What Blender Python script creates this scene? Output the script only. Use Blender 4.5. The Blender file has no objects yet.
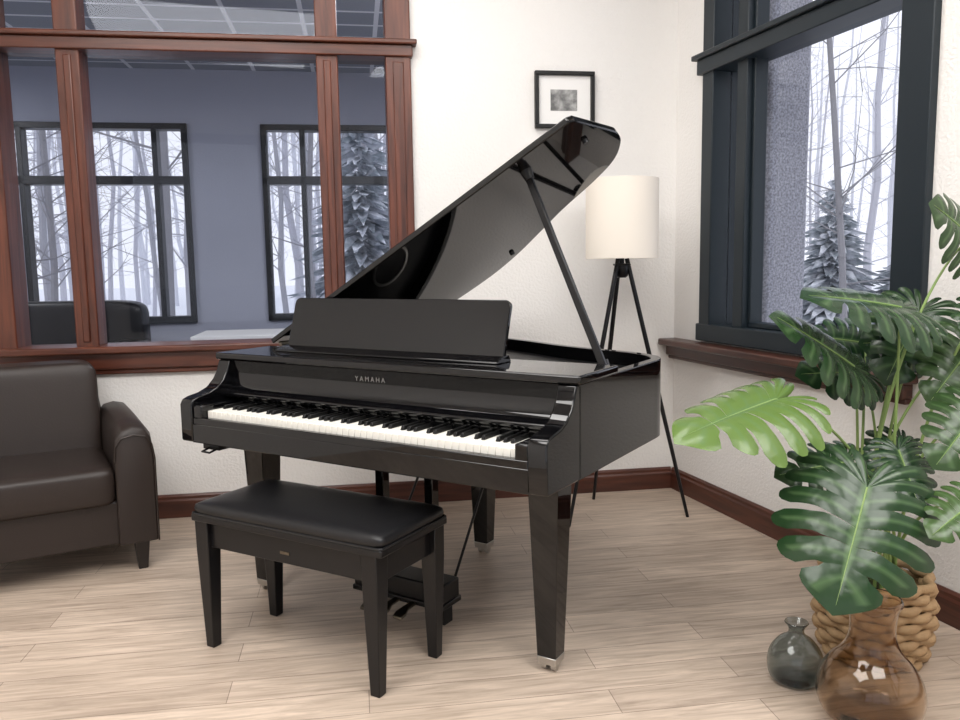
import bpy, bmesh, math, random
from mathutils import Vector, Matrix
random.seed(7)
pi=math.pi; sin=math.sin; cos=math.cos

# ---------------------------------------------------------------- materials
def new_mat(name):
    m=bpy.data.materials.new(name); m.use_nodes=True
    nt=m.node_tree; b=nt.nodes['Principled BSDF']; return m,nt,b
def pm(name,col,rough=.5,metal=0,coat=0,spec=None,bump=None,var=None,sheen=0,emit=None):
    m,nt,b=new_mat(name)
    b.inputs['Base Color'].default_value=(*col,1)
    b.inputs['Roughness'].default_value=rough
    b.inputs['Metallic'].default_value=metal
    b.inputs['Coat Weight'].default_value=coat
    if spec is not None: b.inputs['Specular IOR Level'].default_value=spec
    tc=nt.nodes.new('ShaderNodeTexCoord')
    if bump:
        n=nt.nodes.new('ShaderNodeTexNoise'); n.inputs['Scale'].default_value=bump[0]; n.inputs['Detail'].default_value=4
        bp=nt.nodes.new('ShaderNodeBump'); bp.inputs['Strength'].default_value=bump[1]; bp.inputs['Distance'].default_value=bump[2] if len(bump)>2 else .005
        nt.links.new(tc.outputs['Object'],n.inputs['Vector']); nt.links.new(n.outputs['Fac'],bp.inputs['Height']); nt.links.new(bp.outputs['Normal'],b.inputs['Normal'])
    if var:
        n=nt.nodes.new('ShaderNodeTexNoise'); n.inputs['Scale'].default_value=var[0]; n.inputs['Detail'].default_value=3
        r=nt.nodes.new('ShaderNodeMix'); r.data_type='RGBA'
        r.inputs[6].default_value=(*col,1); r.inputs[7].default_value=(*var[1],1)
        nt.links.new(tc.outputs['Object'],n.inputs['Vector']); nt.links.new(n.outputs['Fac'],r.inputs[0]); nt.links.new(r.outputs[2],b.inputs['Base Color'])
    return m
def wood(name,c1,c2,rough,scale=(1.5,30,30),coat=.2):
    m,nt,b=new_mat(name)
    tc=nt.nodes.new('ShaderNodeTexCoord'); mp=nt.nodes.new('ShaderNodeMapping'); mp.inputs['Scale'].default_value=scale
    n=nt.nodes.new('ShaderNodeTexNoise'); n.inputs['Scale'].default_value=1.6; n.inputs['Detail'].default_value=6; n.inputs['Distortion'].default_value=.6
    cr=nt.nodes.new('ShaderNodeValToRGB'); cr.color_ramp.elements[0].position=.3; cr.color_ramp.elements[1].position=.72
    cr.color_ramp.elements[0].color=(*c1,1); cr.color_ramp.elements[1].color=(*c2,1)
    L=nt.links.new
    L(tc.outputs['Object'],mp.inputs['Vector']);L(mp.outputs['Vector'],n.inputs['Vector']);L(n.outputs['Fac'],cr.inputs['Fac']);L(cr.outputs['Color'],b.inputs['Base Color'])
    b.inputs['Roughness'].default_value=rough; b.inputs['Coat Weight'].default_value=coat; b.inputs['Coat Roughness'].default_value=.2
    return m
M={}
M['wall']=pm('wall_plaster',(.82,.80,.775),.85,bump=(75,.6,.006))
M['farwall']=pm('blue_grey_paint',(.37,.385,.455),.8,bump=(60,.3,.004))
M['ceil']=pm('ceiling_paint',(.78,.78,.78),.9)
M['lacquer']=pm('black_lacquer',(.0025,.0025,.003),.03,spec=.48)
M['satin']=pm('black_satin',(.005,.005,.006),.3,spec=.35)
M['interior']=pm('piano_interior_black',(.006,.006,.007),.4,spec=.3)
M['iv']=pm('white_key',(.80,.78,.72),.25)
M['ebony']=pm('black_key',(.006,.006,.006),.35,spec=.3)
M['leather']=pm('dark_leather',(.019,.013,.011),.42,spec=.36,bump=(140,.25,.002),var=(3,(.027,.019,.016)))
M['bleather']=pm('black_leather',(.008,.008,.009),.36,spec=.38,bump=(180,.2,.0015))
M['leg']=pm('dark_wood_leg',(.012,.008,.007),.35)
M['metal']=pm('nickel',(.50,.49,.47),.3,metal=1)
M['brass']=pm('dark_brass',(.16,.14,.11),.35,metal=1)
M['letter']=pm('letter_inlay',(.22,.215,.21),.4,metal=.5)
M['navy']=pm('window_frame_dark',(.011,.018,.024),.42,spec=.38)
M['blackf']=pm('window_frame_black',(.006,.007,.009),.4)
M['mah']=wood('mahogany_v',(.050,.013,.007),(.155,.043,.021),.35,(22,22,1.6),.1)
M['mahh']=wood('mahogany_h',(.050,.013,.007),(.140,.040,.020),.35,(1.6,22,22),.1)
M['base']=wood('baseboard_wood',(.045,.013,.008),(.115,.035,.019),.38,(1.6,22,22),.1)
M['sill']=wood('sill_wood',(.035,.012,.008),(.09,.03,.018),.35,(1.6,22,22),.1)
M['white']=pm('mat_board',(.82,.81,.79),.8)
M['frame']=pm('picture_frame_black',(.006,.006,.006),.4,spec=.3)
M['snow']=pm('snow',(.82,.84,.88),.9)
M['t1']=pm('bark_near',(.24,.235,.25),.95,var=(4,(.33,.325,.34)))  # haze is painted into the bark: each farther ring gets a paler colour
M['t2']=pm('bark_mid_haze',(.36,.36,.39),1,var=(3,(.44,.44,.47)))
M['t3']=pm('bark_far_haze',(.55,.55,.60),1)
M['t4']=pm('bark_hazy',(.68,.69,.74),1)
def stone_mat():
    m,nt,b=new_mat('stone_pier'); N=nt.nodes.new; L=nt.links.new
    tc=N('ShaderNodeTexCoord'); n=N('ShaderNodeTexNoise'); n.inputs['Scale'].default_value=95; n.inputs['Detail'].default_value=3
    cr=N('ShaderNodeValToRGB'); cr.color_ramp.elements[0].position=.36; cr.color_ramp.elements[0].color=(.19,.195,.225,1); cr.color_ramp.elements[1].position=.68; cr.color_ramp.elements[1].color=(.40,.41,.47,1)
    L(tc.outputs['Object'],n.inputs['Vector']); L(n.outputs['Fac'],cr.inputs['Fac']); L(cr.outputs['Color'],b.inputs['Base Color']); b.inputs['Roughness'].default_value=1; return m
M['stone']=stone_mat()
M['rope']=pm('woven_seagrass',(.30,.18,.085),.8,bump=(90,.6,.004),var=(30,(.48,.33,.18)))
M['stem']=pm('monstera_stem',(.20,.30,.09),.45)
M['soil']=pm('moss',(.05,.05,.02),.95,bump=(60,1,.01))
def floor_mat():
    m,nt,b=new_mat('oak_plank_floor'); L=nt.links.new; N=nt.nodes.new
    tc=N('ShaderNodeTexCoord'); mp=N('ShaderNodeMapping'); mp.inputs['Rotation'].default_value=(0,0,-.153)
    L(tc.outputs['Object'],mp.inputs['Vector'])
    br=N('ShaderNodeTexBrick'); br.offset=.37; br.inputs['Scale'].default_value=1
    br.inputs['Brick Width'].default_value=1.1; br.inputs['Row Height'].default_value=.125; br.inputs['Mortar Size'].default_value=.0013
    br.inputs['Color1'].default_value=(.57,.465,.375,1); br.inputs['Color2'].default_value=(.43,.345,.275,1); br.inputs['Mortar'].default_value=(.24,.185,.145,1)
    br.inputs['Bias'].default_value=-.1
    L(mp.outputs['Vector'],br.inputs['Vector'])
    m2=N('ShaderNodeMapping'); m2.inputs['Scale'].default_value=(1.6,18,1); L(mp.outputs['Vector'],m2.inputs['Vector'])
    n=N('ShaderNodeTexNoise'); n.inputs['Scale'].default_value=2.4; n.inputs['Detail'].default_value=7; n.inputs['Roughness'].default_value=.62; n.inputs['Distortion'].default_value=.7
    L(m2.outputs['Vector'],n.inputs['Vector'])
    cr=N('ShaderNodeValToRGB'); cr.color_ramp.elements[0].position=.32; cr.color_ramp.elements[0].color=(.69,.67,.65,1); cr.color_ramp.elements[1].position=.66; cr.color_ramp.elements[1].color=(1.14,1.14,1.14,1)
    L(n.outputs['Fac'],cr.inputs['Fac'])
    mx=N('ShaderNodeMix'); mx.data_type='RGBA'; mx.blend_type='MULTIPLY'; mx.inputs[0].default_value=1
    L(br.outputs['Color'],mx.inputs[6]); L(cr.outputs['Color'],mx.inputs[7]); L(mx.outputs[2],b.inputs['Base Color'])
    b.inputs['Roughness'].default_value=.40
    bp=N('ShaderNodeBump'); bp.inputs['Strength'].default_value=.12; bp.inputs['Distance'].default_value=.002
    L(n.outputs['Fac'],bp.inputs['Height']); L(bp.outputs['Normal'],b.inputs['Normal'])
    return m
M['floor']=floor_mat()
def tile_mat():
    m,nt,b=new_mat('acoustic_tiles'); L=nt.links.new; N=nt.nodes.new
    tc=N('ShaderNodeTexCoord'); br=N('ShaderNodeTexBrick'); br.offset=0
    br.inputs['Scale'].default_value=1; br.inputs['Brick Width'].default_value=.5; br.inputs['Row Height'].default_value=.3; br.inputs['Mortar Size'].default_value=.017
    br.inputs['Color1'].default_value=(.34,.36,.40,1); br.inputs['Color2'].default_value=(.30,.32,.36,1); br.inputs['Mortar'].default_value=(.88,.88,.90,1)
    L(tc.outputs['Object'],br.inputs['Vector']); L(br.outputs['Color'],b.inputs['Base Color']); b.inputs['Roughness'].default_value=.9
    return m
M['tile']=tile_mat()
def glass_mat(name,tint,refl,k):
    m=bpy.data.materials.new(name); m.use_nodes=True; nt=m.node_tree; nt.nodes.clear(); N=nt.nodes.new; L=nt.links.new
    o=N('ShaderNodeOutputMaterial'); t=N('ShaderNodeBsdfTransparent'); t.inputs['Color'].default_value=(*tint,1)
    g=N('ShaderNodeBsdfGlossy'); g.inputs['Roughness'].default_value=.01; g.inputs['Color'].default_value=(.9,.93,1,1)
    lw=N('ShaderNodeLayerWeight'); lw.inputs['Blend'].default_value=.2
    mt=N('ShaderNodeMath'); mt.operation='MULTIPLY_ADD'; mt.inputs[1].default_value=k; mt.inputs[2].default_value=refl
    mx=N('ShaderNodeMixShader'); L(lw.outputs['Fresnel'],mt.inputs[0]); L(mt.outputs[0],mx.inputs[0]); L(t.outputs[0],mx.inputs[1]); L(g.outputs[0],mx.inputs[2]); L(mx.outputs[0],o.inputs[0])
    return m
M['glass']=glass_mat('window_glass',(.96,.965,.98),.0,.08)
M['iglass']=glass_mat('interior_glass',(.92,.93,.955),.01,.2)
def vase_mat(name,col):
    m,nt,b=new_mat(name); b.inputs['Base Color'].default_value=(*col,1); b.inputs['Transmission Weight'].default_value=1; b.inputs['Roughness'].default_value=.0; b.inputs['IOR'].default_value=1.4
    return m
M['vase1']=vase_mat('amber_smoke_glass',(.78,.67,.55)); M['vase2']=vase_mat('grey_smoke_glass',(.55,.61,.62))
def shade_mat():
    m,nt,b=new_mat('lamp_shade_linen'); b.inputs['Base Color'].default_value=(.78,.72,.64,1); b.inputs['Roughness'].default_value=.9
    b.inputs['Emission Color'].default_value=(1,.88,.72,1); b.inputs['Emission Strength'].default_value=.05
    return m
M['shade']=shade_mat()
def leaf_mat():
    m,nt,b=new_mat('monstera_leaf'); N=nt.nodes.new; L=nt.links.new
    at=N('ShaderNodeVertexColor'); at.layer_name='vein'
    sp=N('ShaderNodeSeparateColor'); L(at.outputs['Color'],sp.inputs[0])
    m1=N('ShaderNodeMix'); m1.data_type='RGBA'; m1.inputs[6].default_value=(.006,.026,.011,1); m1.inputs[7].default_value=(.115,.19,.042,1)
    L(sp.outputs[1],m1.inputs[0])
    m2=N('ShaderNodeMix'); m2.data_type='RGBA'; m2.inputs[7].default_value=(.09,.16,.065,1)
    L(sp.outputs[0],m2.inputs[0]); L(m1.outputs[2],m2.inputs[6]); L(m2.outputs[2],b.inputs['Base Color'])
    b.inputs['Roughness'].default_value=.27; b.inputs['Specular IOR Level'].default_value=.36
    tc=N('ShaderNodeTexCoord'); n=N('ShaderNodeTexNoise'); n.inputs['Scale'].default_value=14; n.inputs['Detail'].default_value=2
    bp=N('ShaderNodeBump'); bp.inputs['Strength'].default_value=.5; bp.inputs['Distance'].default_value=.012
    L(tc.outputs['Object'],n.inputs['Vector']); L(n.outputs['Fac'],bp.inputs['Height']); L(bp.outputs['Normal'],b.inputs['Normal'])
    return m
M['leaf']=leaf_mat()
def emit_mat(name,col,s):
    m,nt,b=new_mat(name); b.inputs['Emission Color'].default_value=(*col,1); b.inputs['Emission Strength'].default_value=s; return m
M['light']=emit_mat('fill_emitter',(1,.98,.95),3.0)  # glow of the added fill panels
def sketch_mat():
    m,nt,b=new_mat('ink_sketch'); N=nt.nodes.new; L=nt.links.new
    tc=N('ShaderNodeTexCoord'); n=N('ShaderNodeTexNoise'); n.inputs['Scale'].default_value=26; n.inputs['Detail'].default_value=5
    cr=N('ShaderNodeValToRGB'); cr.color_ramp.elements[0].position=.38; cr.color_ramp.elements[0].color=(.11,.11,.11,1); cr.color_ramp.elements[1].position=.70; cr.color_ramp.elements[1].color=(.42,.42,.41,1)
    L(tc.outputs['Object'],n.inputs['Vector']); L(n.outputs['Fac'],cr.inputs['Fac']); L(cr.outputs['Color'],b.inputs['Base Color']); return m
M['sketch']=sketch_mat()
def spruce_mat():
    m,nt,b=new_mat('snowy_spruce'); N=nt.nodes.new; L=nt.links.new
    n=N('ShaderNodeTexNoise'); n.inputs['Scale'].default_value=5; n.inputs['Detail'].default_value=5
    tc=N('ShaderNodeTexCoord'); L(tc.outputs['Object'],n.inputs['Vector'])
    cr=N('ShaderNodeValToRGB'); cr.color_ramp.elements[0].position=.40; cr.color_ramp.elements[0].color=(.32,.36,.39,1); cr.color_ramp.elements[1].position=.60; cr.color_ramp.elements[1].color=(.72,.74,.79,1)
    L(n.outputs['Fac'],cr.inputs['Fac']); L(cr.outputs['Color'],b.inputs['Base Color']); b.inputs['Roughness'].default_value=1; return m
M['spruce']=spruce_mat()

# ---------------------------------------------------------------- mesh helpers
def empty(name,loc=(0,0,0),rz=0):
    e=bpy.data.objects.new(name,None); bpy.context.collection.objects.link(e); e.location=loc; e.rotation_euler=(0,0,rz); e.empty_display_size=.1; return e
def mk(name,vf,mat,parent=None,smooth=None,bevel=0,seg=2,loc=(0,0,0),rz=0,sub=0,norm=True):
    v,f=vf; me=bpy.data.meshes.new(name); me.from_pydata([tuple(p) for p in v],[],f); me.update()
    if norm:
        bm=bmesh.new(); bm.from_mesh(me); bmesh.ops.recalc_face_normals(bm,faces=bm.faces); bm.to_mesh(me); bm.free()
    o=bpy.data.objects.new(name,me); bpy.context.collection.objects.link(o)
    if mat is not None: me.materials.append(mat)
    if smooth is not None:
        for p in me.polygons: p.use_smooth=True
        me.set_sharp_from_angle(angle=math.radians(smooth))
    if bevel>0:
        b=o.modifiers.new('bevel','BEVEL'); b.width=bevel; b.segments=seg; b.limit_method='ANGLE'; b.angle_limit=math.radians(35)
        b.harden_normals=False
        for p in me.polygons: p.use_smooth=True
        if smooth is None: me.set_sharp_from_angle(angle=math.radians(60))
    if sub:
        s=o.modifiers.new('s','SUBSURF'); s.levels=sub; s.render_levels=sub
    o.location=loc; o.rotation_euler=(0,0,rz)
    if parent: o.parent=parent
    return o
def join(*vfs):
    V=[];F=[]
    for v,f in vfs:
        k=len(V); V+=list(v); F+=[tuple(i+k for i in q) for q in f]
    return V,F
def box(x0,x1,y0,y1,z0,z1):
    v=[(x0,y0,z0),(x1,y0,z0),(x1,y1,z0),(x0,y1,z0),(x0,y0,z1),(x1,y0,z1),(x1,y1,z1),(x0,y1,z1)]
    return v,[(0,3,2,1),(4,5,6,7),(0,1,5,4),(1,2,6,5),(2,3,7,6),(3,0,4,7)]
def loft(rings,cap=True,closed=False):
    V=[];F=[];n=len(rings[0])
    for r in rings: V+=[tuple(p) for p in r]
    m=len(rings)
    for i in range(m if closed else m-1):
        j=(i+1)%m
        for k in range(n): F.append((i*n+k,i*n+(k+1)%n,j*n+(k+1)%n,j*n+k))
    if cap and not closed:
        F.append(tuple(range(n))[::-1]); F.append(tuple((m-1)*n+k for k in range(n)))
    return V,F
def sq(cx,cy,z,a,b=None):
    b=a if b is None else b
    return [(cx-a/2,cy-b/2,z),(cx+a/2,cy-b/2,z),(cx+a/2,cy+b/2,z),(cx-a/2,cy+b/2,z)]
def lathe(prof,n=40,cx=0,cy=0,cap=False,wob=None):
    return loft([[(cx+r*cos(2*pi*k/n),cy+r*sin(2*pi*k/n),z) for k in range(n)] for r,z in prof],cap=cap)
def tube(pts,r,n=8,cap=True,closed=False):
    pts=[Vector(p) for p in pts]; rr=r if isinstance(r,(list,tuple)) else [r]*len(pts); rings=[]; up=None
    m=len(pts)
    for i,p in enumerate(pts):
        if closed: t=(pts[(i+1)%m]-pts[i-1]).normalized()
        else: t=(pts[min(i+1,m-1)]-pts[max(i-1,0)]).normalized()
        if up is None: up=Vector((0,0,1)) if abs(t.z)<.9 else Vector((1,0,0))
        a=t.cross(up)
        if a.length<1e-5: a=t.orthogonal()
        a.normalize(); b=a.cross(t).normalized(); up=b
        rings.append([p+rr[i]*(a*cos(2*pi*k/n)+b*sin(2*pi*k/n)) for k in range(n)])
    return loft(rings,cap,closed)
def bez(p0,p1,p2,p3,n=14):
    p0,p1,p2,p3=map(Vector,(p0,p1,p2,p3)); return [p0*(1-t)**3+p1*3*t*(1-t)**2+p2*3*t*t*(1-t)+p3*t**3 for t in [i/n for i in range(n+1)]]
def prism_uv(poly,z0,z1): return loft([[(u,v,z0) for u,v in poly],[(u,v,z1) for u,v in poly]])
def prism_vz(poly,u0,u1): return loft([[(u0,v,z) for v,z in poly],[(u1,v,z) for v,z in poly]])
def catmull(P,n=6):
    out=[]
    for i in range(len(P)-1):
        a=P[max(i-1,0)];b=P[i];c=P[i+1];d=P[min(i+2,len(P)-1)]
        for k in range(n):
            t=k/n; out.append(tuple(.5*((2*b[j])+(-a[j]+c[j])*t+(2*a[j]-5*b[j]+4*c[j]-d[j])*t*t+(-a[j]+3*b[j]-3*c[j]+d[j])*t**3) for j in range(len(b))))
    out.append(P[-1]); return out
def superbox(cx,cy,cz,sx,sy,sz,e=.22,nu=36,nv=20,ez=None):
    ez=ez or e
    def s(w,p): return math.copysign(abs(w)**p,w)
    V=[];F=[]
    for i in range(nv+1):
        ph=-pi/2+pi*i/nv
        for k in range(nu):
            th=2*pi*k/nu
            V.append((cx+sx*s(cos(ph),ez)*s(cos(th),e),cy+sy*s(cos(ph),ez)*s(sin(th),e),cz+sz*s(sin(ph),ez)))
    for i in range(nv):
        for k in range(nu):
            F.append((i*nu+k,i*nu+(k+1)%nu,(i+1)*nu+(k+1)%nu,(i+1)*nu+k))
    return V,F

# ---------------------------------------------------------------- room shell
B=(1.056,4.319,0); AB=.1530; AR=math.atan2(-.9544,.2984)
bw=Vector((cos(AB),sin(AB),0)); bn=Vector((-sin(AB),cos(AB),0))
def WB(s,n,z=0): return Vector(B)+bw*s+bn*n+Vector((0,0,z))
CH=3.3
def wall_boxes(s0,s1,ops,th=.16,h=CH):
    parts=[];cur=s0
    for a,b,z0,z1 in ops:
        parts.append(box(cur,a,0,th,0,h)); 
        if z0>0: parts.append(box(a,b,0,th,0,z0))
        if z1<h: parts.append(box(a,b,0,th,z1,h))
        cur=b
    parts.append(box(cur,s1,0,th,0,h)); return join(*parts)
mk('wall_back',wall_boxes(-4.35,0.0,[(-3.40,-1.41,.80,3.05)]),M['wall'],loc=B,rz=AB)
mk('wall_right',wall_boxes(-.02,7.1,[(.30,1.62,.86,3.05),(2.9,5.6,.86,3.05)]),M['wall'],loc=B,rz=AR)
mk('wall_left',box(-3.36,-3.2,-2.5,3.70,0,CH),M['wall'])
mk('wall_front',join(box(-3.36,-2.4,-2.66,-2.5,0,CH),box(2.4,3.4,-2.66,-2.5,0,CH),box(-2.4,2.4,-2.66,-2.5,0,.5),box(-2.4,2.4,-2.66,-2.5,2.9,CH)),M['wall'])
mk('floor',prism_uv([(-3.3,-2.6),(3.32,-2.6),(1.14,4.42),(-3.3,3.72)],-.08,0),M['floor'])
mk('ceiling',prism_uv([(-3.4,-2.7),(3.45,-2.7),(1.25,4.5),(-3.4,3.8)],CH,CH+.1),M['ceil'])
def basebd(name,s0,s1,rz):
    prof=[(0,0),(-.018,0),(-.018,.085),(-.013,.095),(-.013,.108),(-.006,.118),(0,.118)]
    v=loft([[(s0,n,z) for n,z in prof],[(s1,n,z) for n,z in prof]]); return mk(name,v,M['base'],loc=B,rz=rz)
basebd('baseboard_back',-4.3,-.012,AB); basebd('baseboard_right',.012,7.0,AR)

# ---- interior mahogany window (back wall)
w1=empty('window_1',B,AB)
def wb(name,*bs,mat='mah',bev=.006): return mk(name,join(*[box(*b) for b in bs]),M[mat],w1,bevel=bev)
wb('jamb_left',(-3.42,-3.30,-.035,.14,.86,3.1)); wb('jamb_right',(-1.52,-1.395,-.03,.14,.86,3.1))
wb('mullion_1',(-3.04,-2.935,-.025,.11,.86,3.1)); wb('mullion_2',(-1.855,-1.75,-.025,.11,.86,3.1))
for i,(a,b) in enumerate([(-3.04,-2.935),(-1.855,-1.75),(-1.52,-1.395)]):
    wb('bead_%d'%i,(a+.035,b-.035,-.035,-.022,.90,2.24))
wb('transom',(-3.44,-1.385,-.045,.14,2.262,2.318),(-3.46,-1.365,-.065,.14,2.318,2.342),mat='mahh')
wb('head',(-3.42,-1.40,-.035,.16,3.0,3.1),mat='mahh')
wb('sill',(-3.47,-1.36,-.09,.16,.845,.88),mat='mahh',bev=.008)
wb('apron',(-3.44,-1.385,-.045,.0,.765,.845),(-3.44,-1.385,-.03,.0,.74,.765),mat='mahh')
mk('pane',join(box(-3.30,-3.04,.06,.066,.88,3.0),box(-2.935,-1.855,.06,.066,.88,3.0),box(-1.75,-1.52,.06,.066,.88,3.0)),M['iglass'],w1)
# ---- exterior dark window (right wall)
w2=empty('window_2',B,AR)
def wr(name,*bs,mat='navy',bev=.005): return mk(name,join(*[box(*b) for b in bs]),M[mat],w2,bevel=bev)
wr('jamb_left',(.28,.37,-.03,.13,.88,3.08)); wr('jamb_right',(1.50,1.64,-.03,.13,.88,3.08))
wr('mullion',(.535,.61,-.01,.10,.88,3.08)); wr('inner_stop',(.61,.63,.02,.09,.93,3.0),(1.475,1.50,.02,.10,.93,3.0),(.61,1.5,.02,.10,.93,.955))
wr('bottom_rail',(.26,1.65,-.035,.13,.845,.93)); wr('head',(.28,1.64,-.03,.13,3.0,3.08))
wr('transom',(.25,1.66,-.045,.13,2.15,2.22),(.23,1.68,-.065,.13,2.22,2.245))
wr('sill',(-.0,1.62,-.10,.05,.80,.835),mat='sill',bev=.008)
wr('apron',(.0,1.60,-.05,.0,.745,.80),(.0,1.60,-.035,.0,.725,.745),mat='sill')
mk('pane',join(box(.37,.535,.07,.076,.9,3.0),box(.61,1.50,.07,.076,.9,3.0)),M['glass'],w2)
w3=empty('window_3',B,AR)
mk('frame',join(box(2.88,3.0,-.03,.15,.86,3.08),box(5.5,5.62,-.03,.15,.86,3.08),box(4.2,4.3,-.03,.15,.86,3.08),box(2.88,5.62,-.035,.15,.84,.93),box(2.88,5.62,-.03,.15,3.0,3.08),box(2.88,5.62,-.04,.15,2.15,2.24)),M['navy'],w3,bevel=.005)
w4=empty('window_4')
mk('frame',join(box(-2.42,-2.3,-2.64,-2.48,.48,2.92),box(2.3,2.42,-2.64,-2.48,.48,2.92),box(-.8,-.7,-2.62,-2.5,.5,2.9),box(.7,.8,-2.62,-2.5,.5,2.9),box(-2.4,2.4,-2.64,-2.48,.48,.57),box(-2.4,2.4,-2.64,-2.48,2.82,2.92)),M['navy'],w4,bevel=.005)

# ---- neighbouring room behind the interior window
mk('floor_office',prism_uv([WB(-6.8,.1)[:2],WB(-.25,.1)[:2],WB(-.25,3.5)[:2],WB(-6.8,3.5)[:2]],-.08,-.004),pm('office_carpet',(.10,.11,.14),.95))
OC=2.93
mk('ceiling_office',box(-6.8,-.25,.16,3.5,OC,OC+.1),M['tile'],loc=B,rz=AB)
def far_wall():
    ps=[];cur=-6.8;h=OC
    for a,b in [(-5.6,-3.10),(-2.45,-.95)]:
        ps.append(box(cur,a,3.2,3.36,0,h)); ps.append(box(a,b,3.2,3.36,0,.80)); ps.append(box(a,b,3.2,3.36,2.46,h)); cur=b
    ps.append(box(cur,-.3,3.2,3.36,0,h)); return join(*ps)
mk('wall_office_far',far_wall(),M['farwall'],loc=B,rz=AB)
mk('wall_office_right',box(-.45,-.3,.165,3.36,0,OC),M['farwall'],loc=B,rz=AB)
mk('wall_office_left',box(-6.8,-6.65,.165,3.36,0,OC),M['farwall'],loc=B,rz=AB)
mk('wall_office_near',join(box(-6.8,-4.36,.0,.16,0,OC)),M['farwall'],loc=B,rz=AB)
def office_window(name,a,b,muls):
    e=empty(name,B,AB); n0,n1=3.17,3.30; t=.05
    bs=[box(a,a+t,n0,n1,.78,2.48),box(b-t,b,n0,n1,.78,2.48),box(a,b,n0,n1,.78,.84),box(a,b,n0,n1,2.43,2.48),box(a,b,n0,n1,1.97,2.04)]
    for m in muls: bs.append(box(m-.022,m+.022,n0,n1,.8,2.46))
    mk('frame',join(*bs),M['blackf'],e,bevel=.004); mk('pane',box(a,b,3.25,3.255,.8,2.46),M['glass'],e)
office_window('window_5',-5.62,-3.08,[-4.42,-3.35])
office_window('window_6',-2.47,-.93,[-2.12,-1.30])
so=empty('office_sofa',WB(-4.35,2.25),AB)
mk('base',box(-.95,.95,-.35,.45,.08,.40),M['bleather'],so,bevel=.03,seg=3)
mk('back',superbox(0,.42,.64,.98,.13,.37,.2),M['bleather'],so,smooth=60)
for i,x in enumerate((-.9,.9)): mk('arm_%d'%i,superbox(x,.03,.42,.12,.42,.28,.25),M['bleather'],so,smooth=60)
for i,x in enumerate((-.4,.4)): mk('cushion_%d'%i,superbox(x,-.02,.45,.39,.36,.1,.25),M['bleather'],so,smooth=60)
for i,(x,y) in enumerate([(-.85,-.3),(.85,-.3),(-.85,.4),(.85,.4)]): mk('leg_%d'%i,box(x-.03,x+.03,y-.03,y+.03,0,.1),M['leg'],so)
ot=empty('office_table',WB(-2.45,2.5),AB)
mk('top',box(-.5,.5,-.32,.32,.70,.735),M['white'],ot,bevel=.006)
for i,(x,y) in enumerate([(-.46,-.27),(.46,-.27),(-.46,.27),(.46,.27)]): mk('leg_%d'%i,box(x-.025,x+.025,y-.025,y+.025,0,.70),M['metal'],ot)

# ---------------------------------------------------------------- outdoors
mk('snow_ground',join(box(-60,60,-60,70,-.5,-.25)),M['snow'])
mk('exterior_stone_pier',box(.14,.42,.26,.5,-.25,3.3),M['stone'],loc=B,rz=AR,bevel=.02)
SPR=[(-1.75,12.2,4.6,1.25),(6.3,14.3,3.0,1.2),(7.6,14.0,2.6,1.0)]
def tree(V,F,x,y,h,r,nb):
    def seg(a,b,ra,rb,n=3):
        d=(b-a).normalized(); u=d.orthogonal().normalized(); w=d.cross(u); k=len(V)
        for p,q in ((a,ra),(b,rb)):
            for j in range(n): V.append(tuple(p+q*(u*cos(2*pi*j/n)+w*sin(2*pi*j/n))))
        for j in range(n): F.append((k+j,k+(j+1)%n,k+n+(j+1)%n,k+n+j))
    p=Vector((x,y,-.3)); pts=[p.copy()]; N=7
    for i in range(N):
        p=p+Vector((random.gauss(0,.10),random.gauss(0,.10),h/N)); pts.append(p.copy())
    for i in range(N): seg(pts[i],pts[i+1],r*(1-i/N*.85),r*(1-(i+1)/N*.85),6)
    for b in range(nb):
        t=random.uniform(.10,.98)*N; i=int(min(t,N-1)); q=pts[i].lerp(pts[i+1],t-i)
        an=random.uniform(0,2*pi); L=random.uniform(.6,2.6)*(1.1-t/N*.6)
        d=Vector((cos(an),sin(an),random.uniform(.1,1.1))).normalized(); rb=r*.16*(1.1-t/N)
        m=q+d*L*.5; e=m+(d+Vector((random.gauss(0,.3),random.gauss(0,.3),random.gauss(.1,.25)))).normalized()*L*.5
        seg(q,m,rb+.004,rb*.6+.003); seg(m,e,rb*.6+.003,.002)
        for s in range(5):
            st=q.lerp(m,random.random()) if s%2 else m.lerp(e,random.random())
            dd=(d+Vector((random.gauss(0,.7),random.gauss(0,.7),random.gauss(0,.5)))).normalized()
            seg(st,st+dd*L*random.uniform(.2,.45),rb*.3+.003,.0015)
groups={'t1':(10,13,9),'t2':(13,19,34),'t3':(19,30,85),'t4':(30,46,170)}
ff=empty('bare_forest')
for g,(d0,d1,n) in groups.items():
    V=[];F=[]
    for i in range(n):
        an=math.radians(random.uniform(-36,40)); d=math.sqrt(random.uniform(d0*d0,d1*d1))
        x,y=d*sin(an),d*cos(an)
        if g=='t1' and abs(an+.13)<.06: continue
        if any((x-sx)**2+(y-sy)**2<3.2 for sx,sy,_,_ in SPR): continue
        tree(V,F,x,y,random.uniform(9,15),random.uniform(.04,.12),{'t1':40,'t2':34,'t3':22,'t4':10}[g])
    mk('trees_'+g,(V,F),M[g],ff,norm=False)
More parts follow.
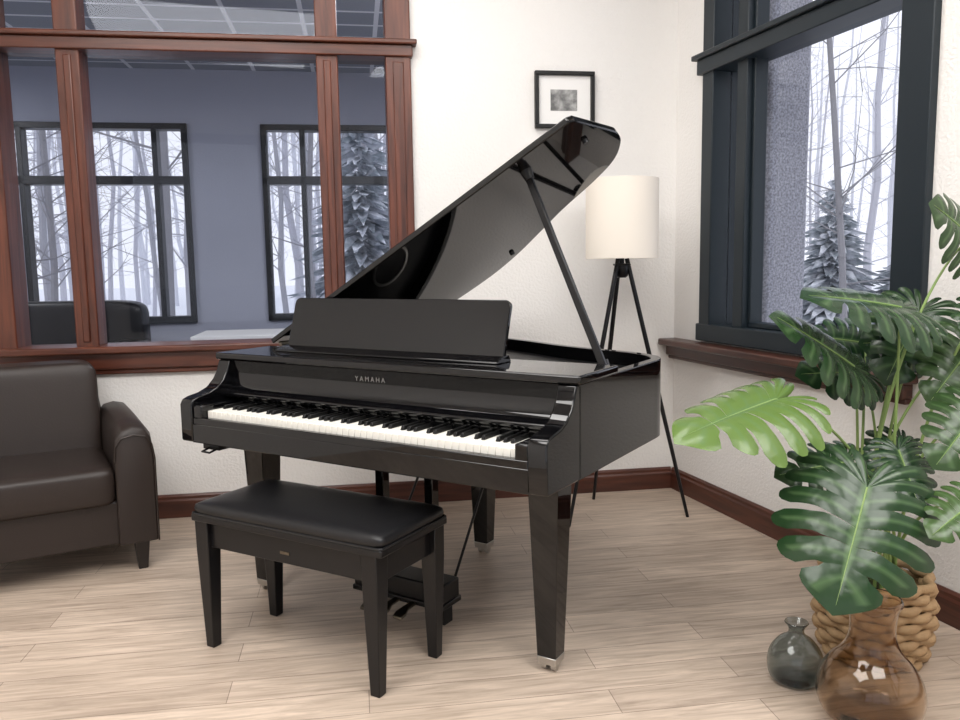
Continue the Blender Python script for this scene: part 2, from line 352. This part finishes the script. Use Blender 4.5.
def spruce(name,x,y,h,r):
    V=[];F=[]
    tv,tf=tube([(0,0,0),(0,0,h)],[.09,.01],6); V+=tv;F+=tf
    L=int(h*10)
    for i in range(L):
        t=i/L; z=.25+t*(h-.3); R=r*(1-t)**.9+.08; nb=int(14*(1-t)+7)
        for k in range(nb):
            an=2*pi*(k+random.random())/nb; rr=R*random.uniform(.55,1.15); w=.05+.07*(1-t)
            d=Vector((cos(an),sin(an),0)); sd=Vector((-sin(an),cos(an),0)); b0=Vector((0,0,z+random.uniform(-.05,.05)))
            m=b0+d*rr*.55+Vector((0,0,-.10*rr)); e=b0+d*rr+Vector((0,0,random.uniform(-.38,-.15)*rr)); q=len(V)
            V+= [tuple(b0),tuple(m+sd*w),tuple(e),tuple(m-sd*w),tuple(m+Vector((0,0,-.10)))]
            F+= [(q,q+1,q+2),(q,q+2,q+3),(q,q+4,q+2)]
    mk(name,(V,F),M['spruce'],loc=(x,y,-.26),norm=False)
for i,(x,y,h,r) in enumerate(SPR): spruce('spruce_tree' if i==0 else 'spruce_tree.%03d'%i,x,y,h,r)

# ---------------------------------------------------------------- grand piano
P=empty('grand_piano',(-1.071,2.812,0),-.5592); P.scale=(1.026,1,1)
W=1.43; LQ=M['lacquer']
def pk(name,vf,mat=LQ,**k): return mk(name,vf,mat,P,**k)
curve=catmull([(1.43,.80),(1.425,.88),(1.38,.965),(1.27,1.04),(1.10,1.10),(.93,1.17),(.76,1.27),(.58,1.36),(.40,1.405),(.20,1.40),(.06,1.35),(.0,1.25)],5)
outer=[(0,.19),(W,.19)]+curve
def offs(poly,d):
    out=[];n=len(poly)
    for i in range(n):
        a=Vector(poly[i-1]);b=Vector(poly[i]);c=Vector(poly[(i+1)%n])
        e1=(b-a).normalized();e2=(c-b).normalized(); n1=Vector((-e1.y,e1.x));n2=Vector((-e2.y,e2.x)); nn=(n1+n2)
        nn=nn/max(nn.length_squared/2,.3) ; out.append(tuple(b+nn*d))
    return out
inner=offs(outer,.035)
rim=loft([[(u,v,.63) for u,v in outer],[(u,v,.905) for u,v in outer],[(u,v,.905) for u,v in inner],[(u,v,.63) for u,v in inner]],closed=True)
pk('rim',rim,smooth=35,bevel=.003)
pk('interior_plate',prism_uv(inner,.64,.855),M['interior'])
pk('speaker_ring',loft([[(.30+r*cos(2*pi*k/36),1.10+r*sin(2*pi*k/36),z) for k in range(36)] for r,z in [(.095,.856),(.095,.866),(.108,.866),(.108,.856)]],closed=True),M['metal'],smooth=50)
pk('speaker_cone',lathe([(.094,.862),(.03,.857),(.001,.857)],30,.30,1.10),M['satin'],smooth=50)
armp=[(0,.632),(-.004,.64),(-.004,.765),(.006,.782),(.03,.790),(.075,.797),(.115,.812),(.145,.838),(.165,.870),(.178,.905),(.21,.905),(.21,.63)]
pk('arm_left',prism_vz(armp,0,.058),bevel=.005,seg=3); pk('arm_right',prism_vz(armp,W-.058,W),bevel=.005,seg=3)
pk('keybed',box(.05,W-.05,.0,.21,.63,.70),bevel=.004)
pk('keyslip',box(.058,W-.058,.002,.026,.63,.722),bevel=.004)
pk('cheek_block_left',box(.058,.100,.004,.17,.69,.765),bevel=.005); pk('cheek_block_right',box(1.330,W-.058,.004,.17,.69,.765),bevel=.005)
kw=1.225/52; ks=[];bs=[]
for i in range(52):
    u=.1025+i*kw; ks.append(box(u+.0006,u+kw-.0006,.030,.175,.705,.744))
pk('white_keys',join(*ks),M['iv'],bevel=.0012,seg=1)
for i in range(51):
    if 'ABCDEFG'[i%7] in 'ACDFG':
        u=.1025+(i+1)*kw; bs.append(loft([sq(u,.127,.742,.0125,.092),sq(u,.129,.757,.0095,.084)]))
pk('black_keys',join(*bs),M['ebony'],bevel=.001,seg=1)
fb=[(.168,.742),(.168,.765),(.142,.780),(.140,.790),(.150,.797),(.172,.803),(.184,.818),(.190,.86),(.190,.905),(.215,.905),(.215,.742)]
pk('fallboard',prism_vz(fb,.058,W-.058),bevel=.003,seg=3)
pk('lid_front_section',box(-.012,W+.012,.172,.452,.906,.932),bevel=.007,seg=3)
pk('lid_front_hinge_line',box(.0,W,.452,.458,.900,.928),M['satin'])
tcu=bpy.data.curves.new('lettering','FONT'); tcu.body='YAMAHA'; tcu.size=.023; tcu.align_x='CENTER'; tcu.extrude=.0006; tcu.space_character=1.5; tcu.materials.append(M['letter'])
to=bpy.data.objects.new('lettering',tcu); bpy.context.collection.objects.link(to); to.parent=P; to.location=(.70,.1885,.866); to.rotation_euler=(pi/2,0,0)
def rrect(u0,u1,w0,w1,r,n=6):
    pts=[]
    for cx,cy,a0,rr in [(u1-r,w1-r,0,r),(u0+r,w1-r,90,r),(u0+.006,w0+.006,180,.006),(u1-.006,w0+.006,270,.006)]:
        for k in range(n+1):
            a=math.radians(a0+90*k/n); pts.append((cx+rr*cos(a),cy+rr*sin(a)))
    return pts
ta=math.radians(17); dk=rrect(.185,1.105,0,.192,.022)
def dpt(u,w,k): return (u,.345+w*sin(ta)+k*cos(ta),.945+w*cos(ta)-k*sin(ta))
pk('music_desk',loft([[dpt(u,w,0) for u,w in dk],[dpt(u,w,.016) for u,w in dk]]),bevel=.003)
pk('music_desk_ledge',prism_vz([(.295,.932),(.295,.938),(.33,.950),(.375,.956),(.39,.932)],.17,1.11),bevel=.003)
ph=math.radians(29.6)
lc=catmull([(1.50,.74),(1.497,.80),(1.465,.90),(1.38,1.02),(1.25,1.10),(1.07,1.17),(.88,1.27),(.70,1.36),(.50,1.42),(.25,1.43),(.08,1.38),(.0,1.28)],5)
lo=[(0,.455),(1.475,.455),(1.49,.47)]+lc
def lp(s,v,k): return (s*cos(ph)-k*sin(ph)-.005,v,.938+s*sin(ph)+k*cos(ph))
pk('lid',loft([[lp(s,v,0) for s,v in lo],[lp(s,v,.022) for s,v in lo]]),bevel=.004,smooth=35)
pk('lid_hinges',join(*[tube([(-.008,a,.934),(-.008,a+.10,.934)],.008,8) for a in (.5,.85,1.15)]),M['brass'])
for i,(s,v) in enumerate([(1.43,.66),(.72,1.28)]):
    c=Vector(lp(s,v,0)); nrm=Vector((sin(ph),0,-cos(ph)))
    pk('lid_buffer_%d'%i,tube([c,c+nrm*.012],[.012,.010],12),M['satin'])
c0=Vector((1.392,.475,.90)); c1=Vector((1.075,.570,1.541))
def bar(a,b,w,d,axis=Vector((0,1,0))):
    t=(b-a).normalized(); x=(axis-t*axis.dot(t)).normalized(); y=t.cross(x)
    return loft([[p+x*w*sx+y*d*sy for sx,sy in ((-1,-1),(1,-1),(1,1),(-1,1))] for p in (a,b)])
pk('lid_prop',bar(c0,c1,.008,.012),M['satin'],bevel=.003)
pk('lid_prop_half',bar(Vector((1.385,.50,.90)),c0.lerp(c1,.06)+Vector((0,.02,0)),.008,.012),M['satin'],bevel=.002)
pk('lid_prop_cup',tube([c1+Vector((.01,0,-.02)),c1+Vector((-.006,0,.012))],[.016,.022],14),M['satin'],smooth=50)
def pleg(i,u,v):
    rg=[sq(u,v,.632,.135),sq(u,v,.612,.135),sq(u,v,.608,.118),sq(u,v,.592,.118),sq(u,v,.586,.096),sq(u,v,.56,.096),sq(u,v,.050,.062)]
    pk('leg_%d'%i,loft(rg),bevel=.003)
    pk('ferrule_%d'%i,loft([sq(u,v,.051,.064),sq(u,v,.026,.058)]),M['metal'],bevel=.002)
    pk('caster_%d'%i,join(tube([(u-.022,v,.016),(u-.008,v,.016)],.016,16),tube([(u+.008,v,.016),(u+.022,v,.016)],.016,16),tube([(u,v,.016),(u,v,.03)],.008,8)),M['metal'],smooth=40)
pleg(0,.108,.268); pleg(1,W-.128,.268); pleg(2,.61,1.03)
pk('under_frame',join(box(.05,W-.05,.21,.30,.60,.632),box(.05,.12,.21,1.2,.60,.632),box(.55,.69,.3,1.3,.60,.632),box(1.31,1.38,.21,.85,.60,.632)),M['satin'])
pk('lyre_post_0',box(.580,.615,.345,.385,.14,.63),bevel=.004); pk('lyre_post_1',box(.790,.825,.345,.385,.14,.63),bevel=.004)
pk('lyre_top',box(.54,.865,.32,.41,.585,.632),bevel=.004)
pk('pedal_box',box(.495,.875,.315,.425,.085,.155),M['satin'],bevel=.006); pk('pedal_box_base',box(.49,.88,.31,.43,.068,.088),M['satin'],bevel=.004)
for i,u in enumerate((.62,.69,.76)):
    dv=.115
    pk('pedal_%d'%i,loft([[(u-.012,.20+dv,.07),(u+.012,.20+dv,.07),(u+.012,.20+dv,.08),(u-.012,.20+dv,.08)],[(u-.013,.15+dv,.068),(u+.013,.15+dv,.068),(u+.013,.15+dv,.078),(u-.013,.15+dv,.078)],[(u-.022,.125+dv,.060),(u+.022,.125+dv,.060),(u+.022,.125+dv,.070),(u-.022,.125+dv,.070)],[(u-.018,.10+dv,.052),(u+.018,.10+dv,.052),(u+.018,.10+dv,.062),(u-.018,.10+dv,.062)]]),M['brass'],bevel=.003)
pk('lyre_feet',join(box(.52,.54,.35,.40,0,.07),box(.84,.86,.35,.40,0,.07)),M['satin'])
pk('lyre_brace_0',tube([(.55,.42,.12),(.59,.72,.61)],.005,8),M['satin']); pk('lyre_brace_1',tube([(.85,.42,.12),(.87,.72,.61)],.005,8),M['satin'])
pk('headphone_hook',join(box(.07,.15,.03,.12,.605,.63),tube([(.10,.03,.61),(.10,.0,.603),(.14,-.003,.603),(.14,.03,.61)],.004,8)),M['satin'])

# ---------------------------------------------------------------- bench
Bn=empty('piano_bench',(-.528,2.475,0),-.514)
def bk(name,vf,mat=M['satin'],**k): return mk(name,vf,mat,Bn,**k)
bk('seat_frame',box(-.38,.38,-.175,.175,.432,.454),bevel=.004)
bk('seat_cushion',superbox(0,0,.472,.380,.175,.027,.10,48,16,.45),M['bleather'],smooth=60)
bk('seat_piping',tube([(x,y,.457) for x,y in [(-.378,-.168),(-.371,-.173),(.371,-.173),(.378,-.168),(.378,.168),(.371,.173),(-.371,.173),(-.378,.168)]],.004,8,closed=True),M['bleather'])
bk('apron',join(box(-.33,.33,-.152,-.130,.345,.432),box(-.33,.33,.130,.152,.345,.432),box(-.352,-.330,-.13,.13,.345,.432),box(.330,.352,-.13,.13,.345,.432)),bevel=.003)
for i,(x,y) in enumerate([(-.345,-.14),(.325,-.135),(.345,.14),(-.33,.135)]):
    bk('leg_%d'%i,loft([sq(x,y,.432,.056),sq(x,y,.33,.054),sq(x,y,0,.034)]),bevel=.003)
bk('hinge_plate',box(-.018,.018,-.1545,-.152,.375,.384),M['brass'])

# ---------------------------------------------------------------- armchair
A=empty('leather_armchair',(-1.72,2.998,0),.53)
def ak(name,vf,mat=M['leather'],**k): return mk(name,vf,mat,A,**k)
ak('base',box(-.41,.41,.025,.68,.125,.31),bevel=.012,seg=3)
ak('seat_cushion',superbox(0,.27,.375,.283,.285,.085,.14,48,24,.3),smooth=70)
ak('back_shell',loft([[(-.30,.60,.13),(.30,.60,.13),(.30,.69,.13),(-.30,.69,.13)],[(-.30,.60,.60),(.30,.60,.60),(.30,.70,.60),(-.30,.70,.60)],[(-.275,.63,.79),(.275,.63,.79),(.275,.70,.79),(-.275,.70,.79)]]),bevel=.03,seg=4)
bc=superbox(0,.56,.60,.285,.105,.235,.22,48,24,.22)
bc=([(x,y+.16*(z-.45),z) for x,y,z in bc[0]],bc[1])
ak('back_cushion',bc,smooth=70)
for i,sg in enumerate((-1,1)):
    x0=.282;x1=.432
    pr=[(x0,.125),(x1,.125),(x1+.002,.52),(x1-.006,.578),(x1-.03,.612),(x1-.075,.623),(x0+.03,.612),(x0+.006,.578),(x0,.52)]
    rings=[]
    for y,dz,sh in [(.0,-.045,.012),(.012,-.018,.004),(.04,-.004,0),(.2,.0,0),(.45,.004,0),(.69,.0,0)]:
        rings.append([(sg*(x0+(x-x0)*(1-sh*2)+sh*.07),y,z+(dz if z>.5 else 0)) for x,z in pr])
    ak('arm_%d'%i,loft(rings),smooth=50,bevel=.006)
    ak('arm_piping_%d'%i,tube([(sg*x,.0,z-(.045 if z>.5 else 0)) for x,z in pr[1:]],.004,6))
for i,(x,y) in enumerate([(-.37,.06),(.37,.06),(-.37,.64),(.37,.64)]):
    ak('leg_%d'%i,loft([sq(x,y,.13,.06),sq(x,y,0,.036)]),M['leg'],bevel=.002)

# ---------------------------------------------------------------- tripod floor lamp
Lm=empty('tripod_floor_lamp',(.690,3.87,0))
def lk(name,vf,mat=M['satin'],**k): return mk(name,vf,mat,Lm,**k)
for i,(x,y) in enumerate([(.315,-.08),(-.28,-.20),(-.10,.24)]):
    d=Vector((x,y,0)); a=Vector((d.x*.10,d.y*.10,1.225)); lk('leg_%d'%i,tube([a-(d-a)*.03+Vector((0,0,0)),a.lerp(d,.5),d],[.011,.011,.008],10),smooth=50)
lk('hub',lathe([(.001,1.17),(.02,1.17),(.03,1.18),(.034,1.215),(.034,1.235),(.012,1.24),(.012,1.29),(.018,1.29),(.018,1.35),(.001,1.35)],24),smooth=40)
lk('collar',loft([sq(0,0,1.228,.075),sq(0,0,1.238,.075)]),bevel=.004)
lk('shade',loft([[(r*cos(2*pi*k/56),r*sin(2*pi*k/56),z) for k in range(56)] for r,z in [(.172,1.262),(.172,1.635),(.169,1.635),(.169,1.262)]],closed=True),M['shade'],smooth=40)
lk('shade_spider',join(tube([(-.17,0,1.29),(.17,0,1.29)],.003,6),tube([(0,-.17,1.29),(0,.17,1.29)],.003,6)),M['metal'])
lk('bulb',lathe([(.001,1.46),(.02,1.455),(.032,1.43),(.03,1.40),(.015,1.36),(.014,1.34)],20),M['white'],smooth=50)

# ---------------------------------------------------------------- framed picture
Pf=empty('framed_picture',B,AB)
def fk(name,vf,mat,**k): return mk(name,vf,mat,Pf,**k)
a,b,c,d=-.768,-.455,1.932,2.215; t=.02
fk('frame',join(box(a,b,-.03,-.002,c,c+t),box(a,b,-.03,-.002,d-t,d),box(a,a+t,-.03,-.002,c+t,d-t),box(b-t,b,-.03,-.002,c+t,d-t)),M['frame'],bevel=.003)
fk('mat_board',box(a+t,b-t,-.012,-.004,c+t,d-t),M['white']); fk('sketch',box(-.685,-.545,-.0135,-.012,2.02,2.125),M['sketch'])

# ---------------------------------------------------------------- basket + monstera
K=empty('potted_monstera',(1.235,2.42,0))
def kk(name,vf,mat,**k): return mk(name,vf,mat,K,**k)
rings=[]
for j in range(10):
    z=.014+j*.0265; R=.135+.028*sin(pi*min(1,(j+1)/9)*.75); 
    rings.append(tube([((R+.009*sin(10*q+pi*j))*cos(q),(R+.009*sin(10*q+pi*j))*sin(q),z) for q in [2*pi*k/80 for k in range(80)]],.0145,8,closed=True))
kk('woven_coils',join(*rings),M['rope'],smooth=60)
kk('basket_liner',lathe([(.001,.006),(.125,.006),(.14,.12),(.145,.22)],32),M['rope'],smooth=50)
kk('basket_stakes',join(*[tube([((.135+.028*sin(pi*min(1,(z/.0265+1)/9)*.75))*cos(q),(.135+.028*sin(pi*min(1,(z/.0265+1)/9)*.75))*sin(q),z) for z in (0.01,.07,.13,.19,.25)],.008,6) for q in [2*pi*k/20 for k in range(20)]]),M['rope'],smooth=60)
for i,q in enumerate((.2,.2+pi)):
    cx,cy=.155*cos(q),.155*sin(q); tx,ty=-sin(q),cos(q)
    kk('basket_handle_%d'%i,tube([(cx+tx*.05*cos(w),cy+ty*.05*cos(w),.255+.055*sin(w)) for w in [pi*k/12 for k in range(13)]],.011,8),M['rope'],smooth=60)
kk('soil',lathe([(.143,.20),(.10,.212),(.001,.216)],32),M['soil'],smooth=60)
Rt=[(0,1.0),(12,.90),(28,.76),(45,.66),(70,.57),(90,.53),(120,.47),(145,.40),(163,.28),(180,.08)]
def RR(th):
    d=abs(math.degrees(th))
    for (a,ra),(b,rb) in zip(Rt,Rt[1:]):
        if d<=b: return ra+(rb-ra)*(d-a)/(b-a)
    return .08
def leaf(i,base,tip,nrm,tone,wide=1.0,split=.38,curl=.12):
    base=Vector(base)-Vector(K.location); tip=Vector(tip)-Vector(K.location)
    X=(tip-base); L=X.length; X.normalize(); Z=Vector(nrm); Z=(Z-X*Z.dot(X)).normalized(); Y=Z.cross(X)
    V=[];F=[];C=[]
    edges=[0,.13,.24,.35,.46,.57,.69,.83,1.0]; nf=len(edges)-1; NR=12; NC=7
    for sg in (1,-1):
        for f in range(nf):
            t0=edges[f]*pi*.985; t1=edges[f+1]*pi*.985; k0=len(V)
            jit=random.uniform(.93,1.04); sp=split+random.uniform(-.08,.10); 
            if f>=nf-1: sp=.75
            for r in range(NR):
                q=r/(NR-1)
                g=0 if q<sp else (q-sp)/(1-sp)
                sh=.5*(1-.20*min(1,g*3.0)) if g>0 else .5
                for c in range(NC):
                    cc=2*c/(NC-1)-1
                    w=cc*sh
                    th=(t0+t1)/2+(t1-t0)*w
                    if f==0 and cc<0: th=max(0,(t0+t1)/2+(t1-t0)*cc*.5)
                    m=.80*max(0,1-th/(.60*pi)); R=RR(th)*(1+(jit-1)*(1 if f else 0))
                    cf=abs(cc) if not (f==0 and cc<0) else 0
                    e=1-.16*cf**3
                    q2=q*e if q>.6 else q*(1-(1-e)*q/.6)
                    ox,oy=R*cos(th),R*sin(th)*wide
                    x=m+(ox-m)*q2-.04*sin(pi*q2)*sin(th); y=oy*q2
                    z=.24*abs(y)-.35*curl*x*abs(x)*1.5-.80*y*y*1.2-.016*cf*cf*q-.03*q2**3
                    V.append(tuple(base+X*(x*L)+Y*(sg*y*L)+Z*(z*L)))
                    vn=.5 if (c==NC//2 and q<.9) else 0
                    if q<.04: vn=1
                    C.append((vn,max(0,tone+.12*q*tone-.25*tone*cf*q),0,1))
            for r in range(NR-1):
                for c in range(NC-1):
                    a0=k0+r*NC+c; F.append((a0,a0+1,a0+NC+1,a0+NC))
    o=kk('leaf_%d'%i,(V,F),M['leaf'],smooth=80,norm=False)
    ca=o.data.color_attributes.new('vein','FLOAT_COLOR','POINT')
    for j,cc in enumerate(C): ca.data[j].color=cc
    mr=[base+X*(x*L)+Z*((-.35*curl*x*abs(x)*1.5)*L+.001) for x in [k/10*.93 for k in range(11)]]
    kk('midrib_%d'%i,tube(mr,[.0026*(1-k/12) for k in range(11)],6),M['stem'])
def stem(i,top,root,bend=(0,0,0)):
    top=Vector(top)-Vector(K.location); root=Vector((root[0],root[1],.19)); bd=Vector(bend)
    hz=Vector((top.x-root.x,top.y-root.y,0))
    kk('stem_%d'%i,tube(bez(root,root+Vector((0,0,(top.z-.19)*.55))+bd,top-hz*.35-Vector((0,0,.03)),top,18),[.0060-.003*k/18 for k in range(19)],8),M['stem'],smooth=60)
LV=[((.84,2.24,.848),(.525,2.13,.775),(-.10,-.36,.92),.80,1.08,0),
    ((1.15,2.37,.90),(.85,2.28,1.10),(.35,-.55,.70),.10,.85,1),
    ((1.28,2.35,1.09),(.92,2.26,1.16),(.0,-.42,.90),.06,1.0,1),
    ((1.245,2.52,.88),(.98,2.43,.90),(-.1,-.7,.6),.05,.9,1),
    ((1.49,2.40,1.28),(1.30,2.30,1.40),(-.3,-.75,.5),.15,1.1,1),
    ((1.016,2.05,.64),(.865,1.88,.375),(-.25,-.78,.52),.08,1.15,0),
    ((1.38,2.48,1.10),(1.24,2.42,.86),(-.45,-.8,.35),.08,1.1,1),
    ((1.38,2.16,.84),(1.22,2.10,.68),(-.3,-.8,.5),.18,1.1,1),
    ((1.27,1.98,.63),(1.12,1.93,.55),(-.2,-.6,.7),.30,1.1,1),
    ((1.46,2.33,1.0),(1.31,2.30,.82),(-.4,-.8,.4),.20,1.1,1),
    ((1.10,2.30,.65),(.85,2.25,.63),(-.2,-.6,.75),.12,1.0,1),
    ((1.42,2.52,.98),(1.20,2.50,.98),(-.2,-.9,.4),.05,1.1,1),
    ((1.36,2.50,.66),(1.22,2.45,.50),(-.3,-.8,.4),.05,1.1,1),
    ((1.50,2.28,1.14),(1.36,2.20,1.02),(-.3,-.7,.6),.10,1.1,1),
    ((1.30,2.62,.96),(1.08,2.60,1.00),(-.1,-.8,.5),.03,1.0,1),
    ((1.22,2.30,.70),(1.22,2.16,.56),(-.1,-.8,.5),.05,1.1,1)]
for i,(b_,t_,n_,tone,wd,s_) in enumerate(LV):
    if s_:
        b_=tuple(Vector(t_)+(Vector(b_)-Vector(t_))*.88)
    leaf(i,b_,t_,n_,tone,wd)
    an=i*2.4; stem(i,b_,(.05*cos(an),.05*sin(an)),(.02*cos(an)+.01,.02*sin(an),0))

# ---------------------------------------------------------------- glass vases
def vase(name,x,y,prof,mat,th=.004):
    out=prof; inn=[(max(r-th,.001),z+(th if k==0 else 0)) for k,(r,z) in enumerate(prof)]
    full=[(.001,prof[0][1])]+out+[(prof[-1][0]-th/2,prof[-1][1]+.002)]+inn[::-1][:-1]+[(inn[0][0]*.9,prof[0][1]+th*2),(.001,prof[0][1]+th*2)]
    mk(name,lathe(full,56),mat,smooth=60,loc=(x,y,0))
pv=catmull([(.085,.001),(.118,.015),(.136,.06),(.132,.11),(.108,.155),(.078,.19),(.062,.225),(.058,.26),(.062,.305),(.072,.33),(.069,.34)],4)
vase('amber_glass_vase',1.045,2.045,pv,M['vase1'],.004)
pv2=catmull([(.045,.001),(.072,.012),(.080,.05),(.074,.09),(.050,.125),(.026,.143),(.022,.160),(.030,.174),(.034,.180)],4)
vase('grey_glass_vase',.922,2.245,pv2,M['vase2'],.003)

# ---------------------------------------------------------------- lights
def fill_panel(name,x,y,z,sx,sy,power,col=(1,.98,.96)):  # added fill light, built as a ceiling panel
    e=empty(name,(x,y,z)); mk('fill_housing',join(box(-sx/2-.03,sx/2+.03,-sy/2-.03,-sy/2,-.04,0),box(-sx/2-.03,sx/2+.03,sy/2,sy/2+.03,-.04,0),box(-sx/2-.03,-sx/2,-sy/2,sy/2,-.04,0),box(sx/2,sx/2+.03,-sy/2,sy/2,-.04,0)),M['white'],e)
    mk('fill_diffuser',box(-sx/2,sx/2,-sy/2,sy/2,-.02,-.01),M['light'],e)
    l=bpy.data.lights.new(name+'_lamp','AREA'); l.shape='RECTANGLE'; l.size=sx; l.size_y=sy; l.energy=power; l.color=col
    o=bpy.data.objects.new('lamp',l); bpy.context.collection.objects.link(o); o.parent=e; o.location=(0,0,-.045)
fill_panel('ceiling_fill',-1.3,.6,CH,1.8,1.8,72); fill_panel('ceiling_fill.001',1.2,.4,CH,1.8,1.8,78); fill_panel('ceiling_fill.002',-.4,2.9,CH,1.8,.6,26)  # unseen fill added, since daylight from the windows alone is too dim
p=WB(-5.6,1.2); fill_panel('office_ceiling_fill',p.x,p.y,OC-.01,1.2,1.2,60,(.97,.98,1))  # added fill for the office, placed out of sight
p=WB(-1.0,.8); fill_panel('office_ceiling_fill.001',p.x,p.y,OC-.01,.6,.6,32,(.97,.98,1))  # second added office fill
wd=bpy.data.worlds.new('World'); bpy.context.scene.world=wd; wd.use_nodes=True
bg=wd.node_tree.nodes['Background']; bg.inputs['Color'].default_value=(.88,.89,.95,1); bg.inputs['Strength'].default_value=1.35

# ---------------------------------------------------------------- camera
th=.1179; ro=-.0155
R=Vector((1,0,0)); F=Vector((0,cos(th),-sin(th))); U=Vector((0,sin(th),cos(th)))
R2=cos(ro)*R+sin(ro)*U; U2=-sin(ro)*R+cos(ro)*U
cam=bpy.data.cameras.new('camera'); co=bpy.data.objects.new('camera',cam); bpy.context.collection.objects.link(co)
mw=Matrix((R2,U2,-F)).transposed().to_4x4(); mw.translation=Vector((0,0,1.239)); co.matrix_world=mw
cam.sensor_width=36; cam.lens=797.8/960*36; cam.clip_end=200; cam.clip_start=.05
bpy.context.scene.camera=co
bpy.context.scene.view_settings.view_transform='Standard'
